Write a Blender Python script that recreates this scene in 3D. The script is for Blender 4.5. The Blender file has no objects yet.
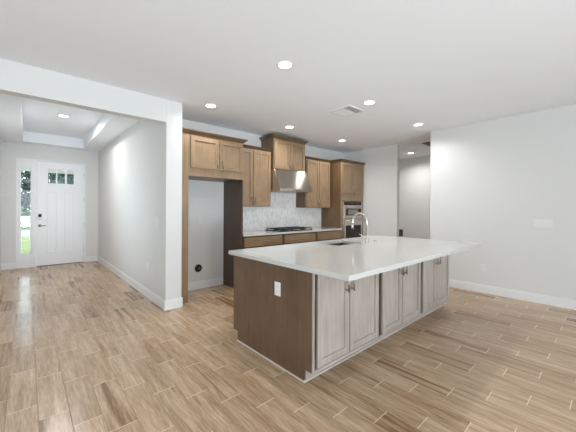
import bpy, bmesh, math, random
from mathutils import Vector, Matrix

random.seed(7)
SC = bpy.context.scene
COL = SC.collection
PI = math.pi

# ------------------------------------------------------------------ camera
TH, PITCH, ROLL, FPX, CX, CY, CAMH = 0.7305, 0.00097, -0.004725, 292.27, 288.02, 208.88, 1.3507
cam_d = bpy.data.cameras.new('camera')
cam_d.sensor_fit = 'HORIZONTAL'
cam_d.sensor_width = 36.0
cam_d.lens = 36.0 * FPX / 576.0
cam_d.shift_x = (288.0 - CX) / 576.0
cam_d.shift_y = (CY - 216.0) / 576.0
cam_d.clip_start = 0.02
cam = bpy.data.objects.new('camera', cam_d)
COL.objects.link(cam)
fw = Vector((math.sin(TH), math.cos(TH), 0))
rt = Vector((math.cos(TH), -math.sin(TH), 0))
up = Vector((0, 0, 1))
fw2 = fw * math.cos(PITCH) + up * math.sin(PITCH)
up2 = up * math.cos(PITCH) - fw * math.sin(PITCH)
rt3 = rt * math.cos(ROLL) - up2 * math.sin(ROLL)
up3 = up2 * math.cos(ROLL) + rt * math.sin(ROLL)
m = Matrix((rt3, up3, -fw2)).transposed().to_4x4()
m.translation = Vector((0, 0, CAMH))
cam.matrix_world = m
SC.camera = cam

# ------------------------------------------------------------------ world, daylight, exposure
SC.view_settings.view_transform = 'Standard'
SC.view_settings.look = 'None'
SC.view_settings.exposure = 0.53
SC.view_settings.gamma = 1.0
SC.view_settings.use_curve_mapping = False
SC.cycles.diffuse_bounces = 8
SC.cycles.max_bounces = 14
SC.cycles.sample_clamp_indirect = 6.0

world = bpy.data.worlds.new('sky')
SC.world = world
world.use_nodes = True
wb = world.node_tree.nodes['Background']
wb.inputs['Color'].default_value = (0.80, 0.90, 1.0, 1)
wb.inputs['Strength'].default_value = 4.0


def area(name, loc, direction, sx, sy, power, color=(1, 1, 1), spread=150, shape='RECTANGLE'):
    d = bpy.data.lights.new(name, 'AREA')
    d.shape = shape
    d.size = sx
    if shape == 'RECTANGLE':
        d.size_y = sy
    d.energy = power
    d.color = color
    d.spread = math.radians(spread)
    o = bpy.data.objects.new(name, d)
    o.location = loc
    o.rotation_euler = Vector(direction).to_track_quat('-Z', 'Y').to_euler()
    COL.objects.link(o)
    return o


REAR_Y, LEFT_X = -5.6, -3.0
DAY = (0.86, 0.94, 1.0)
area('daylight_sliding_door', (0.5, REAR_Y + 0.02, 1.3), (0, 1, 0), 4.6, 2.3, 15, DAY)
area('ceiling_fill_light', (0.5, REAR_Y + 0.25, 0.55), (0.0, 0.78, 0.62), 4.6, 0.8, 142, (0.85, 0.935, 1.0), 110)  # added uplight to lift the ceiling; no patio is built
area('side_fill_light', (LEFT_X + 0.1, 0.4, 1.5), (1, 0, 0.45), 3.0, 1.6, 5, DAY)  # added fill from the left for the island end and the room
area('entry_fill_light', (-0.36, 5.7, 1.0), (0.45, 0.1, 0.9), 1.3, 0.25, 1.8, DAY)  # added uplight to brighten the entry hall ceiling
LAMP_W = 7.0

# ------------------------------------------------------------------ materials
MATS = {}


def mat(name):
    mt = bpy.data.materials.new(name)
    mt.use_nodes = True
    MATS[name] = mt
    return mt, mt.node_tree.nodes, mt.node_tree.links, mt.node_tree.nodes['Principled BSDF']


def srgb(r, g, b):
    def f(c):
        c /= 255.0
        return c / 12.92 if c <= 0.04045 else ((c + 0.055) / 1.055) ** 2.4
    return (f(r), f(g), f(b), 1)


def plain(name, col, rough=0.5, metal=0.0, spec=0.5, bump=0.0, bscale=200.0, coat=0.0):
    mt, N, L, p = mat(name)
    p.inputs['Base Color'].default_value = col
    p.inputs['Roughness'].default_value = rough
    p.inputs['Metallic'].default_value = metal
    p.inputs['Specular IOR Level'].default_value = spec
    if spec == 0:
        p.inputs['IOR'].default_value = 1.0
    p.inputs['Coat Weight'].default_value = coat
    tc = N.new('ShaderNodeTexCoord')
    nz = N.new('ShaderNodeTexNoise')
    nz.inputs['Scale'].default_value = bscale
    nz.inputs['Detail'].default_value = 3
    L.new(tc.outputs['Object'], nz.inputs['Vector'])
    if bump:
        b = N.new('ShaderNodeBump')
        b.inputs['Strength'].default_value = bump
        b.inputs['Distance'].default_value = 0.002
        L.new(nz.outputs['Fac'], b.inputs['Height'])
        L.new(b.outputs['Normal'], p.inputs['Normal'])
    # tiny tonal variation
    mx = N.new('ShaderNodeMixRGB')
    mx.blend_type = 'MULTIPLY'
    mx.inputs['Fac'].default_value = 0.04
    mx.inputs['Color1'].default_value = col
    L.new(nz.outputs['Color'], mx.inputs['Color2'])
    L.new(mx.outputs['Color'], p.inputs['Base Color'])
    return mt


M_WALL = plain('wall_paint', (0.71, 0.708, 0.700, 1), 0.7, spec=0.2, bump=0.15, bscale=260)
M_CEIL = plain('ceiling_paint', (0.885, 0.915, 0.955, 1), 0.85, spec=0.1, bump=0.3, bscale=90)
M_TRIM = plain('white_trim', (0.80, 0.805, 0.81, 1), 0.35)
M_DOORW = plain('white_door_paint', (0.82, 0.83, 0.85, 1), 0.35)
M_PLATE = plain('white_plastic', (0.76, 0.76, 0.75, 1), 0.35)
M_STEEL = plain('stainless_steel', (0.60, 0.555, 0.50, 1), 0.26, metal=1.0)
M_NICKEL = plain('brushed_nickel', (0.66, 0.62, 0.57, 1), 0.25, metal=1.0)
M_PULL = plain('satin_nickel', (0.36, 0.33, 0.30, 1), 0.32, metal=1.0)
M_IRON = plain('black_iron', (0.012, 0.012, 0.013, 1), 0.45)
M_BLACK = plain('black_glass', (0.010, 0.008, 0.007, 1), 0.3, spec=0.2)
M_WIN = plain('oven_glass', (0.022, 0.017, 0.014, 1), 0.2, spec=0.25)
M_DARK = plain('dark_recess', (0.02, 0.018, 0.016, 1), 0.7)
M_BROWN = plain('dark_brown_plate', (0.06, 0.035, 0.02, 1), 0.5)
M_BRONZE = plain('bronze_grille', (0.10, 0.075, 0.05, 1), 0.5)
M_GREYMETAL = plain('grey_vent', (0.55, 0.55, 0.54, 1), 0.5)
M_BRASS = plain('copper_pipe', (0.55, 0.30, 0.16, 1), 0.3, metal=1.0)
M_CONC = plain('concrete', (0.45, 0.44, 0.42, 1), 0.9)
M_BARK = plain('bark', (0.11, 0.085, 0.06, 1), 0.9, bump=0.6, bscale=30)
M_SHOE = plain('shoe_mould_paint', srgb(206, 197, 187), 0.45)


def emission(name, col, strength):
    mt, N, L, p = mat(name)
    p.inputs['Base Color'].default_value = (0.9, 0.9, 0.9, 1)
    p.inputs['Emission Color'].default_value = col
    p.inputs['Emission Strength'].default_value = strength
    return mt


M_LENS = emission('lamp_lens', (1.0, 0.985, 0.96, 1), 5.0)
M_KEYS = plain('keypad_black', (0.008, 0.009, 0.012, 1), 0.5, spec=0.15)


def glass(name):
    mt, N, L, p = mat(name)
    out = N['Material Output']
    N.remove(p)
    t = N.new('ShaderNodeBsdfTransparent')
    t.inputs['Color'].default_value = (0.93, 0.96, 0.95, 1)
    g = N.new('ShaderNodeBsdfGlossy')
    g.inputs['Roughness'].default_value = 0.02
    fr = N.new('ShaderNodeFresnel')
    fr.inputs['IOR'].default_value = 1.45
    mx = N.new('ShaderNodeMixShader')
    L.new(fr.outputs[0], mx.inputs[0])
    L.new(t.outputs[0], mx.inputs[1])
    L.new(g.outputs[0], mx.inputs[2])
    L.new(mx.outputs[0], out.inputs['Surface'])
    return mt


M_GLASS = glass('window_glass')


def wood(name, dark, light, axis='Z', rough=0.42, scale=1.0, coat=0.15):
    """stained wood with grain running along one axis"""
    mt, N, L, p = mat(name)
    tc = N.new('ShaderNodeTexCoord')
    mp = N.new('ShaderNodeMapping')
    s = {'X': (1.2, 22, 22), 'Y': (22, 1.2, 22), 'Z': (22, 22, 1.2)}[axis]
    mp.inputs['Scale'].default_value = tuple(v * scale for v in s)
    oi = N.new('ShaderNodeObjectInfo')
    add = N.new('ShaderNodeVectorMath')
    add.operation = 'MULTIPLY_ADD'
    L.new(tc.outputs['Object'], add.inputs[0])
    add.inputs[1].default_value = (1, 1, 1)
    cmb = N.new('ShaderNodeMath')
    cmb.operation = 'MULTIPLY'
    cmb.inputs[1].default_value = 13.0
    L.new(oi.outputs['Random'], cmb.inputs[0])
    L.new(cmb.outputs[0], add.inputs[2])
    L.new(add.outputs[0], mp.inputs['Vector'])
    n1 = N.new('ShaderNodeTexNoise')
    n1.inputs['Scale'].default_value = 2.0
    n1.inputs['Detail'].default_value = 6
    n1.inputs['Distortion'].default_value = 0.6
    L.new(mp.outputs[0], n1.inputs['Vector'])
    n2 = N.new('ShaderNodeTexNoise')
    n2.inputs['Scale'].default_value = 3.5
    n2.inputs['Detail'].default_value = 3
    L.new(add.outputs[0], n2.inputs['Vector'])
    mixf = N.new('ShaderNodeMath')
    mixf.operation = 'MULTIPLY_ADD'
    mixf.inputs[1].default_value = 0.55
    L.new(n1.outputs['Fac'], mixf.inputs[0])
    m2 = N.new('ShaderNodeMath')
    m2.operation = 'MULTIPLY'
    m2.inputs[1].default_value = 0.45
    L.new(n2.outputs['Fac'], m2.inputs[0])
    L.new(m2.outputs[0], mixf.inputs[2])
    cr = N.new('ShaderNodeValToRGB')
    cr.color_ramp.elements[0].position = 0.30
    cr.color_ramp.elements[0].color = dark
    cr.color_ramp.elements[1].position = 0.68
    cr.color_ramp.elements[1].color = light
    L.new(mixf.outputs[0], cr.inputs[0])
    L.new(cr.outputs[0], p.inputs['Base Color'])
    p.inputs['Roughness'].default_value = rough
    p.inputs['Coat Weight'].default_value = coat
    p.inputs['Coat Roughness'].default_value = 0.3
    b = N.new('ShaderNodeBump')
    b.inputs['Strength'].default_value = 0.08
    b.inputs['Distance'].default_value = 0.002
    L.new(n1.outputs['Fac'], b.inputs['Height'])
    L.new(b.outputs['Normal'], p.inputs['Normal'])
    return mt


W_D, W_L = srgb(122, 99, 75), srgb(158, 132, 103)
M_WOOD = wood('stained_maple', W_D, W_L, 'Z')
M_WOODX = wood('stained_maple_horizontal', W_D, W_L, 'X')
M_CROWN = wood('crown_wood_shaded', srgb(88, 68, 50), srgb(116, 92, 68), 'X')  # same maple, darkened for the shade on the down-facing moulding
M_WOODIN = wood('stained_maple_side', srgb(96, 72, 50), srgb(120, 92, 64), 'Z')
M_ISL_GLARE = wood('island_wood_glare', srgb(150, 139, 131), srgb(186, 176, 168), 'Z', rough=0.36, coat=0.5)  # glare on the island front painted in as a lighter, greyer tone
M_GAP_SHADE = wood('reveal_gap_shade', srgb(60, 48, 40), srgb(80, 64, 53), 'Z')  # shade in the gaps between fronts painted in as darker wood
M_ISLEND = wood('island_end_wood', srgb(82, 63, 47), srgb(114, 89, 67), 'Z', rough=0.45, coat=0.1)  # same wood as the island front, without the painted glare


def quartz():
    mt, N, L, p = mat('white_quartz')
    tc = N.new('ShaderNodeTexCoord')
    nz = N.new('ShaderNodeTexNoise')
    nz.inputs['Scale'].default_value = 120
    L.new(tc.outputs['Object'], nz.inputs['Vector'])
    cr = N.new('ShaderNodeValToRGB')
    cr.color_ramp.elements[0].color = (0.52, 0.515, 0.495, 1)
    cr.color_ramp.elements[1].color = (0.62, 0.615, 0.595, 1)
    L.new(nz.outputs['Fac'], cr.inputs[0])
    L.new(cr.outputs[0], p.inputs['Base Color'])
    p.inputs['Roughness'].default_value = 0.07
    return mt


M_QUARTZ = quartz()


def math_node(N, L, op, a, b=None, c=None):
    n = N.new('ShaderNodeMath')
    n.operation = op
    for i, v in enumerate((a, b, c)):
        if v is None:
            continue
        if isinstance(v, (int, float)):
            n.inputs[i].default_value = v
        else:
            L.new(v, n.inputs[i])
    return n.outputs[0]


def floor_mat():
    """6 x 24 inch wood-look planks running towards the front door, stepped by thirds"""
    mt, N, L, p = mat('wood_look_plank_tile')
    tc = N.new('ShaderNodeTexCoord')
    sp = N.new('ShaderNodeSeparateXYZ')
    L.new(tc.outputs['Object'], sp.inputs[0])
    X, Y = sp.outputs[0], sp.outputs[1]
    W, LEN = 0.158, 0.61
    u = math_node(N, L, 'DIVIDE', math_node(N, L, 'SUBTRACT', X, -0.015 - W / 2), W)
    colm = math_node(N, L, 'FLOOR', u)
    fu = math_node(N, L, 'SUBTRACT', u, colm)
    sh = math_node(N, L, 'MULTIPLY', colm, 0.61 / 3)
    v = math_node(N, L, 'DIVIDE', math_node(N, L, 'ADD', math_node(N, L, 'SUBTRACT', Y, 2.638), sh), LEN)
    row = math_node(N, L, 'FLOOR', v)
    fv = math_node(N, L, 'SUBTRACT', v, row)
    du = math_node(N, L, 'MULTIPLY', math_node(N, L, 'MINIMUM', fu, math_node(N, L, 'SUBTRACT', 1.0, fu)), W)
    dv = math_node(N, L, 'MULTIPLY', math_node(N, L, 'MINIMUM', fv, math_node(N, L, 'SUBTRACT', 1.0, fv)), LEN)
    def joint(dist, lo, hi):
        g = N.new('ShaderNodeMapRange')
        g.inputs['From Min'].default_value = lo
        g.inputs['From Max'].default_value = hi
        g.inputs['To Min'].default_value = 1.0
        g.inputs['To Max'].default_value = 0.0
        L.new(dist, g.inputs['Value'])
        return g.outputs[0]
    g_side = joint(du, 0.0013, 0.0024)
    g_end = joint(dv, 0.0018, 0.0030)
    grout = math_node(N, L, 'MAXIMUM', g_side, g_end)
    cid = N.new('ShaderNodeCombineXYZ')
    L.new(colm, cid.inputs[0])
    L.new(row, cid.inputs[1])
    wn = N.new('ShaderNodeTexWhiteNoise')
    wn.noise_dimensions = '2D'
    L.new(cid.outputs[0], wn.inputs['Vector'])
    # grain
    off = N.new('ShaderNodeVectorMath')
    off.operation = 'MULTIPLY_ADD'
    L.new(wn.outputs['Color'], off.inputs[0])
    off.inputs[1].default_value = (37, 41, 17)
    L.new(tc.outputs['Object'], off.inputs[2])
    mp = N.new('ShaderNodeMapping')
    mp.inputs['Scale'].default_value = (16, 1.1, 1)
    L.new(off.outputs[0], mp.inputs['Vector'])
    n1 = N.new('ShaderNodeTexNoise')
    n1.inputs['Scale'].default_value = 1.4
    n1.inputs['Detail'].default_value = 5
    n1.inputs['Distortion'].default_value = 0.5
    L.new(mp.outputs[0], n1.inputs['Vector'])
    mp2 = N.new('ShaderNodeMapping')
    mp2.inputs['Scale'].default_value = (120, 8, 1)
    L.new(off.outputs[0], mp2.inputs['Vector'])
    n2 = N.new('ShaderNodeTexNoise')
    n2.inputs['Scale'].default_value = 1.2
    n2.inputs['Detail'].default_value = 3
    L.new(mp2.outputs[0], n2.inputs['Vector'])
    sc2 = N.new('ShaderNodeSeparateColor')
    L.new(wn.outputs['Color'], sc2.inputs[0])
    # a few planks carry a dark heartwood streak
    acc = N.new('ShaderNodeMapRange')
    acc.inputs['From Min'].default_value = 0.60
    acc.inputs['From Max'].default_value = 0.95
    L.new(sc2.outputs[1], acc.inputs['Value'])
    streak = N.new('ShaderNodeMapRange')
    streak.inputs['From Min'].default_value = 0.42
    streak.inputs['From Max'].default_value = 0.60
    mp3 = N.new('ShaderNodeMapping')
    mp3.inputs['Scale'].default_value = (13, 0.55, 1)
    L.new(off.outputs[0], mp3.inputs['Vector'])
    n3 = N.new('ShaderNodeTexNoise')
    n3.inputs['Scale'].default_value = 1.6
    n3.inputs['Detail'].default_value = 2
    L.new(mp3.outputs[0], n3.inputs['Vector'])
    L.new(n3.outputs['Fac'], streak.inputs['Value'])
    dark = math_node(N, L, 'MULTIPLY', acc.outputs[0], streak.outputs[0])
    t0 = math_node(N, L, 'ADD', math_node(N, L, 'MULTIPLY', wn.outputs['Value'], 0.10),
                   math_node(N, L, 'ADD', math_node(N, L, 'MULTIPLY', n1.outputs['Fac'], 0.54),
                             math_node(N, L, 'MULTIPLY', n2.outputs['Fac'], 0.48)))
    t = math_node(N, L, 'SUBTRACT', t0, math_node(N, L, 'MULTIPLY', dark, 0.26))
    cr = N.new('ShaderNodeValToRGB')
    e = cr.color_ramp.elements
    e[0].position = 0.30
    e[0].color = srgb(128, 94, 64)
    e[1].position = 0.80
    e[1].color = srgb(212, 187, 159)
    e2 = e.new(0.50)
    e2.color = srgb(166, 138, 109)
    e3 = e.new(0.64)
    e3.color = srgb(189, 163, 135)
    L.new(t, cr.inputs[0])
    mx = N.new('ShaderNodeMixRGB')
    L.new(grout, mx.inputs['Fac'])
    L.new(cr.outputs[0], mx.inputs['Color1'])
    gm = N.new('ShaderNodeMixRGB')
    L.new(g_end, gm.inputs['Fac'])
    gm.inputs['Color1'].default_value = srgb(132, 108, 84)
    gm.inputs['Color2'].default_value = srgb(208, 194, 176)
    L.new(gm.outputs[0], mx.inputs['Color2'])
    L.new(mx.outputs[0], p.inputs['Base Color'])
    r = math_node(N, L, 'ADD', 0.25, math_node(N, L, 'MULTIPLY', grout, 0.5))
    L.new(r, p.inputs['Roughness'])
    b = N.new('ShaderNodeBump')
    b.inputs['Strength'].default_value = 0.25
    b.inputs['Distance'].default_value = 0.0015
    hgt = math_node(N, L, 'SUBTRACT', math_node(N, L, 'MULTIPLY', n2.outputs['Fac'], 0.12), grout)
    L.new(hgt, b.inputs['Height'])
    L.new(b.outputs['Normal'], p.inputs['Normal'])
    return mt


M_FLOOR = floor_mat()


def splash_mat():
    mt, N, L, p = mat('mosaic_backsplash')
    tc = N.new('ShaderNodeTexCoord')
    sp = N.new('ShaderNodeSeparateXYZ')
    L.new(tc.outputs['Object'], sp.inputs[0])
    cb = N.new('ShaderNodeCombineXYZ')
    L.new(sp.outputs[2], cb.inputs[0])
    L.new(sp.outputs[0], cb.inputs[1])
    br = N.new('ShaderNodeTexBrick')
    br.inputs['Scale'].default_value = 1.0
    br.inputs['Brick Width'].default_value = 0.072
    br.inputs['Row Height'].default_value = 0.022
    br.inputs['Mortar Size'].default_value = 0.0014
    br.inputs['Bias'].default_value = -0.45
    br.inputs['Color1'].default_value = (0.92, 0.91, 0.89, 1)
    br.inputs['Color2'].default_value = (0.40, 0.395, 0.385, 1)
    br.inputs['Mortar'].default_value = (0.80, 0.795, 0.78, 1)
    L.new(cb.outputs[0], br.inputs['Vector'])
    nz = N.new('ShaderNodeTexNoise')
    nz.inputs['Scale'].default_value = 30
    nz.inputs['Detail'].default_value = 4
    L.new(tc.outputs['Object'], nz.inputs['Vector'])
    mx = N.new('ShaderNodeMixRGB')
    mx.inputs['Fac'].default_value = 0.35
    L.new(br.outputs['Color'], mx.inputs['Color1'])
    cr = N.new('ShaderNodeValToRGB')
    cr.color_ramp.elements[0].color = (0.70, 0.70, 0.70, 1)
    cr.color_ramp.elements[1].color = (0.92, 0.92, 0.91, 1)
    L.new(nz.outputs['Fac'], cr.inputs[0])
    L.new(cr.outputs[0], mx.inputs['Color2'])
    L.new(mx.outputs[0], p.inputs['Base Color'])
    p.inputs['Roughness'].default_value = 0.25
    return mt


M_SPLASH = splash_mat()


def brushed():
    mt, N, L, p = mat('brushed_steel')
    p.inputs['Base Color'].default_value = (0.52, 0.48, 0.43, 1)
    p.inputs['Metallic'].default_value = 1.0
    p.inputs['Roughness'].default_value = 0.34
    p.inputs['Anisotropic'].default_value = 0.85
    tg = N.new('ShaderNodeCombineXYZ')
    tg.inputs[2].default_value = 1.0
    L.new(tg.outputs[0], p.inputs['Tangent'])
    tc = N.new('ShaderNodeTexCoord')
    mp = N.new('ShaderNodeMapping')
    mp.inputs['Scale'].default_value = (3, 300, 300)
    L.new(tc.outputs['Object'], mp.inputs['Vector'])
    nz = N.new('ShaderNodeTexNoise')
    nz.inputs['Scale'].default_value = 1
    L.new(mp.outputs[0], nz.inputs['Vector'])
    mr = N.new('ShaderNodeMapRange')
    mr.inputs['To Min'].default_value = 0.13
    mr.inputs['To Max'].default_value = 0.18
    L.new(nz.outputs['Fac'], mr.inputs['Value'])
    L.new(mr.outputs[0], p.inputs['Roughness'])
    return mt


M_BRUSHED = brushed()


def foliage(name, a, b):
    mt, N, L, p = mat(name)
    oi = N.new('ShaderNodeTexCoord')
    nz = N.new('ShaderNodeTexNoise')
    nz.inputs['Scale'].default_value = 2.5
    nz.inputs['Detail'].default_value = 4
    L.new(oi.outputs['Object'], nz.inputs['Vector'])
    cr = N.new('ShaderNodeValToRGB')
    cr.color_ramp.elements[0].position = 0.35
    cr.color_ramp.elements[0].color = a
    cr.color_ramp.elements[1].position = 0.65
    cr.color_ramp.elements[1].color = b
    L.new(nz.outputs['Fac'], cr.inputs[0])
    L.new(cr.outputs[0], p.inputs['Base Color'])
    p.inputs['Roughness'].default_value = 0.9
    p.inputs['IOR'].default_value = 1.0
    return mt


M_LEAF = foliage('tree_leaves', srgb(46, 58, 50), srgb(84, 98, 86))
M_BUSH = foliage('shrub_leaves', srgb(34, 54, 32), srgb(76, 98, 62))
M_GRASS = foliage('lawn_grass', srgb(96, 104, 66), srgb(112, 118, 80))


# ------------------------------------------------------------------ mesh helpers
class MB:
    def __init__(self):
        self.bm = bmesh.new()

    def _merge(self, b2):
        me = bpy.data.meshes.new('tmp')
        b2.to_mesh(me)
        b2.free()
        self.bm.from_mesh(me)
        bpy.data.meshes.remove(me)

    def box(self, x0, x1, y0, y1, z0, z1, bev=0.0, seg=2):
        b = bmesh.new()
        bmesh.ops.create_cube(b, size=1.0)
        for v in b.verts:
            v.co = Vector(((x0 + x1) / 2 + v.co.x * (x1 - x0), (y0 + y1) / 2 + v.co.y * (y1 - y0), (z0 + z1) / 2 + v.co.z * (z1 - z0)))
        if bev:
            bmesh.ops.bevel(b, geom=list(b.edges), offset=bev, segments=seg, affect='EDGES', profile=0.5)
        self._merge(b)
        return self

    def prism(self, pts, axis, a0, a1, bev=0.0):
        """extrude a polygon along an axis; pts are the two other coordinates in axis order"""
        b = bmesh.new()

        def mk(p, a):
            if axis == 'X':
                return (a, p[0], p[1])
            if axis == 'Y':
                return (p[0], a, p[1])
            return (p[0], p[1], a)
        v0 = [b.verts.new(mk(p, a0)) for p in pts]
        v1 = [b.verts.new(mk(p, a1)) for p in pts]
        n = len(pts)
        b.faces.new(v0)
        b.faces.new(v1[::-1])
        for i in range(n):
            b.faces.new((v0[i], v1[i], v1[(i + 1) % n], v0[(i + 1) % n]))
        bmesh.ops.recalc_face_normals(b, faces=list(b.faces))
        if bev:
            bmesh.ops.bevel(b, geom=list(b.edges), offset=bev, segments=2, affect='EDGES', profile=0.5)
        self._merge(b)
        return self

    def loft_rects(self, levels):
        """levels: (x0,x1,y0,y1,z) rectangles joined upwards"""
        b = bmesh.new()
        rings = []
        for x0, x1, y0, y1, z in levels:
            rings.append([b.verts.new(c) for c in ((x0, y0, z), (x1, y0, z), (x1, y1, z), (x0, y1, z))])
        b.faces.new(rings[0][::-1])
        b.faces.new(rings[-1])
        for r0, r1 in zip(rings, rings[1:]):
            for i in range(4):
                b.faces.new((r0[i], r0[(i + 1) % 4], r1[(i + 1) % 4], r1[i]))
        bmesh.ops.recalc_face_normals(b, faces=list(b.faces))
        self._merge(b)
        return self

    def tube(self, pts, r, n=12, caps=True):
        pts = [Vector(p) for p in pts]
        rs = r if isinstance(r, (list, tuple)) else [r] * len(pts)
        b = bmesh.new()
        rings = []
        ref = None
        for i, p in enumerate(pts):
            if i == 0:
                t = pts[1] - p
            elif i == len(pts) - 1:
                t = p - pts[i - 1]
            else:
                t = (pts[i + 1] - p).normalized() + (p - pts[i - 1]).normalized()
            t.normalize()
            if ref is None:
                ref = t.orthogonal().normalized()
            ref = (ref - t * ref.dot(t)).normalized()
            bi = t.cross(ref)
            rings.append([b.verts.new(p + (ref * math.cos(2 * PI * k / n) + bi * math.sin(2 * PI * k / n)) * rs[i]) for k in range(n)])
        for r0, r1 in zip(rings, rings[1:]):
            for k in range(n):
                f = b.faces.new((r0[k], r0[(k + 1) % n], r1[(k + 1) % n], r1[k]))
                f.smooth = True
        if caps:
            b.faces.new(rings[0][::-1])
            b.faces.new(rings[-1])
        bmesh.ops.recalc_face_normals(b, faces=list(b.faces))
        self._merge(b)
        return self

    def lathe(self, c, prof, n=32, axis='Z'):
        """revolve (radius, height) profile about a vertical axis at c"""
        b = bmesh.new()
        rings = []
        for r, h in prof:
            ring = []
            for k in range(n):
                a = 2 * PI * k / n
                q = (r * math.cos(a), r * math.sin(a), h)
                if axis == 'Y':
                    q = (q[0], q[2], q[1])
                elif axis == 'X':
                    q = (q[2], q[0], q[1])
                ring.append(b.verts.new((c[0] + q[0], c[1] + q[1], c[2] + q[2])))
            rings.append(ring)
        for r0, r1 in zip(rings, rings[1:]):
            for k in range(n):
                f = b.faces.new((r0[k], r0[(k + 1) % n], r1[(k + 1) % n], r1[k]))
                f.smooth = True
        if prof[0][0] > 1e-6:
            b.faces.new(rings[0][::-1])
        if prof[-1][0] > 1e-6:
            b.faces.new(rings[-1])
        bmesh.ops.remove_doubles(b, verts=list(b.verts), dist=1e-6)
        bmesh.ops.recalc_face_normals(b, faces=list(b.faces))
        self._merge(b)
        return self

    def build(self, name, m, parent=None):
        me = bpy.data.meshes.new(name)
        self.bm.to_mesh(me)
        self.bm.free()
        me.materials.append(m)
        o = bpy.data.objects.new(name, me)
        COL.objects.link(o)
        if parent is not None:
            root = parent
            while root.parent:
                root = root.parent
            me.transform(Matrix.Translation(-root.location))
            o.parent = parent
        return o


def thing(name, label, cat, loc, group=None):
    o = bpy.data.objects.new(name, None)
    o.empty_display_size = 0.1
    COL.objects.link(o)
    o.location = loc
    tag(o, label, cat, group)
    return o


def tag(o, label, cat, group=None, kind=None):
    if label:
        o['label'] = label
    if cat:
        o['category'] = cat
    if group:
        o['group'] = group
    if kind:
        o['kind'] = kind
    return o


def struct(name, mb, m, label=None, cat=None):
    o = mb.build(name, m)
    o['kind'] = 'structure'
    if label:
        o['label'] = label
    if cat:
        o['category'] = cat
    return o


# ------------------------------------------------------------------ dimensions of the place
C = 2.804           # ceiling
HX, HY = 1.385, 3.982   # entry hall: right wall plane, near face of the opening
FY = 8.876          # front door wall
KY = 4.678          # kitchen wall
PWX = 6.128         # wall beside the oven tower
RW = 5.574          # right wall
HFX = 8.0           # far wall of the rear hall
HLX = -0.40         # entry hall left wall
JX = 1.601          # end of the wall beside the refrigerator recess

# ------------------------------------------------------------------ structure
struct('floor', MB().box(LEFT_X - 0.1, HFX + 0.1, REAR_Y - 0.1, 9.0, -0.1, 0.0), M_FLOOR,
       'tan wood-look plank tile floor running to the front door', 'floor')
cm = MB().box(LEFT_X - 0.1, HFX + 0.1, REAR_Y - 0.1, HY + 0.14, C, C + 0.12)
cm.box(HX + 0.02, HFX + 0.1, HY + 0.14, 5.1, C, C + 0.12)
struct('ceiling', cm, M_CEIL, 'flat white ceiling over the kitchen and living area', 'ceiling')
# entry hall ceiling: border soffit and raised tray
TX0, TX1, TY0, TY1, TZ = -0.06, 1.03, 4.75, 8.60, 3.03
fc = MB()
fc.box(HLX, TX0, HY + 0.14, FY, C, C + 0.30)
fc.box(TX1, HX + 0.02, HY + 0.14, FY, C, C + 0.30)
fc.box(TX0, TX1, HY + 0.14, TY0, C, C + 0.30)
fc.box(TX0, TX1, TY1, FY, C, C + 0.30)
fc.box(TX0, TX1, TY0, TY1, TZ, C + 0.30)
struct('ceiling_entry', fc, M_CEIL, 'raised tray ceiling of the entry hall', 'ceiling')

struct('wall_kitchen', MB().box(JX - 0.05, PWX + 0.11, KY, KY + 0.12, 0, C), M_WALL)
struct('wall_entry_right', MB().box(HX, JX, HY, FY, 0, C, 0.004), M_WALL)
struct('wall_entry_header', MB().box(HLX, HX, HY, HY + 0.14, 2.503, C), M_WALL)
we = MB()  # opening is cut for the added fill window
we.box(HLX - 0.15, HLX, HY, 5.0, 0, C)
we.box(HLX - 0.15, HLX, 6.4, FY, 0, C)
we.box(HLX - 0.15, HLX, 5.0, 6.4, 0, 0.9)
we.box(HLX - 0.15, HLX, 5.0, 6.4, 2.1, C)
struct('wall_entry_left', we, M_WALL)
struct('wall_left_front', MB().box(LEFT_X, HLX - 0.15, HY, HY + 0.14, 0, C), M_WALL)
DX0, DX1, DZ1 = 0.185, 1.078, 2.437
SX0, SX1, SZ0, SZ1 = -0.10, 0.085, 0.315, 2.275
wf = MB()
wf.box(HLX - 0.15, -0.172, FY, FY + 0.14, 0, C)
wf.box(DX1 + 0.035, JX, FY, FY + 0.14, 0, C)
wf.box(-0.172, DX1 + 0.035, FY, FY + 0.14, DZ1 + 0.03, C)
struct('wall_front', wf, M_WALL)
struct('wall_right', MB().box(RW, RW + 0.12, REAR_Y, 2.276, 0, C, 0.004), M_WALL)
struct('wall_oven_side', MB().box(PWX, PWX + 0.105, 3.218, KY, 0, C, 0.004), M_WALL)
struct('wall_hall_far', MB().box(HFX, HFX + 0.1, 0.8, 5.1, 0, C), M_WALL)
struct('wall_hall_end', MB().box(PWX + 0.11, HFX, 5.0, 5.1, 0, C), M_WALL)
struct('wall_hall_near', MB().box(RW + 0.12, HFX, 0.8, 0.9, 0, C), M_WALL)
# rear wall with a wide sliding glass door, left wall with an added fill window: both behind the camera
wr = MB()
wr.box(LEFT_X, -1.8, REAR_Y - 0.12, REAR_Y, 0, C)
wr.box(2.8, RW + 0.12, REAR_Y - 0.12, REAR_Y, 0, C)
wr.box(-1.8, 2.8, REAR_Y - 0.12, REAR_Y, 2.45, C)
struct('wall_rear', wr, M_WALL)
wl = MB()
wl.box(LEFT_X - 0.1, LEFT_X, REAR_Y, -1.2, 0, C)
wl.box(LEFT_X - 0.1, LEFT_X, 2.0, HY + 0.14, 0, C)
wl.box(LEFT_X - 0.1, LEFT_X, -1.2, 2.0, 0, 0.6)
wl.box(LEFT_X - 0.1, LEFT_X, -1.2, 2.0, 2.4, C)
struct('wall_left', wl, M_WALL)

BH, BT = 0.13, 0.015


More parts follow.
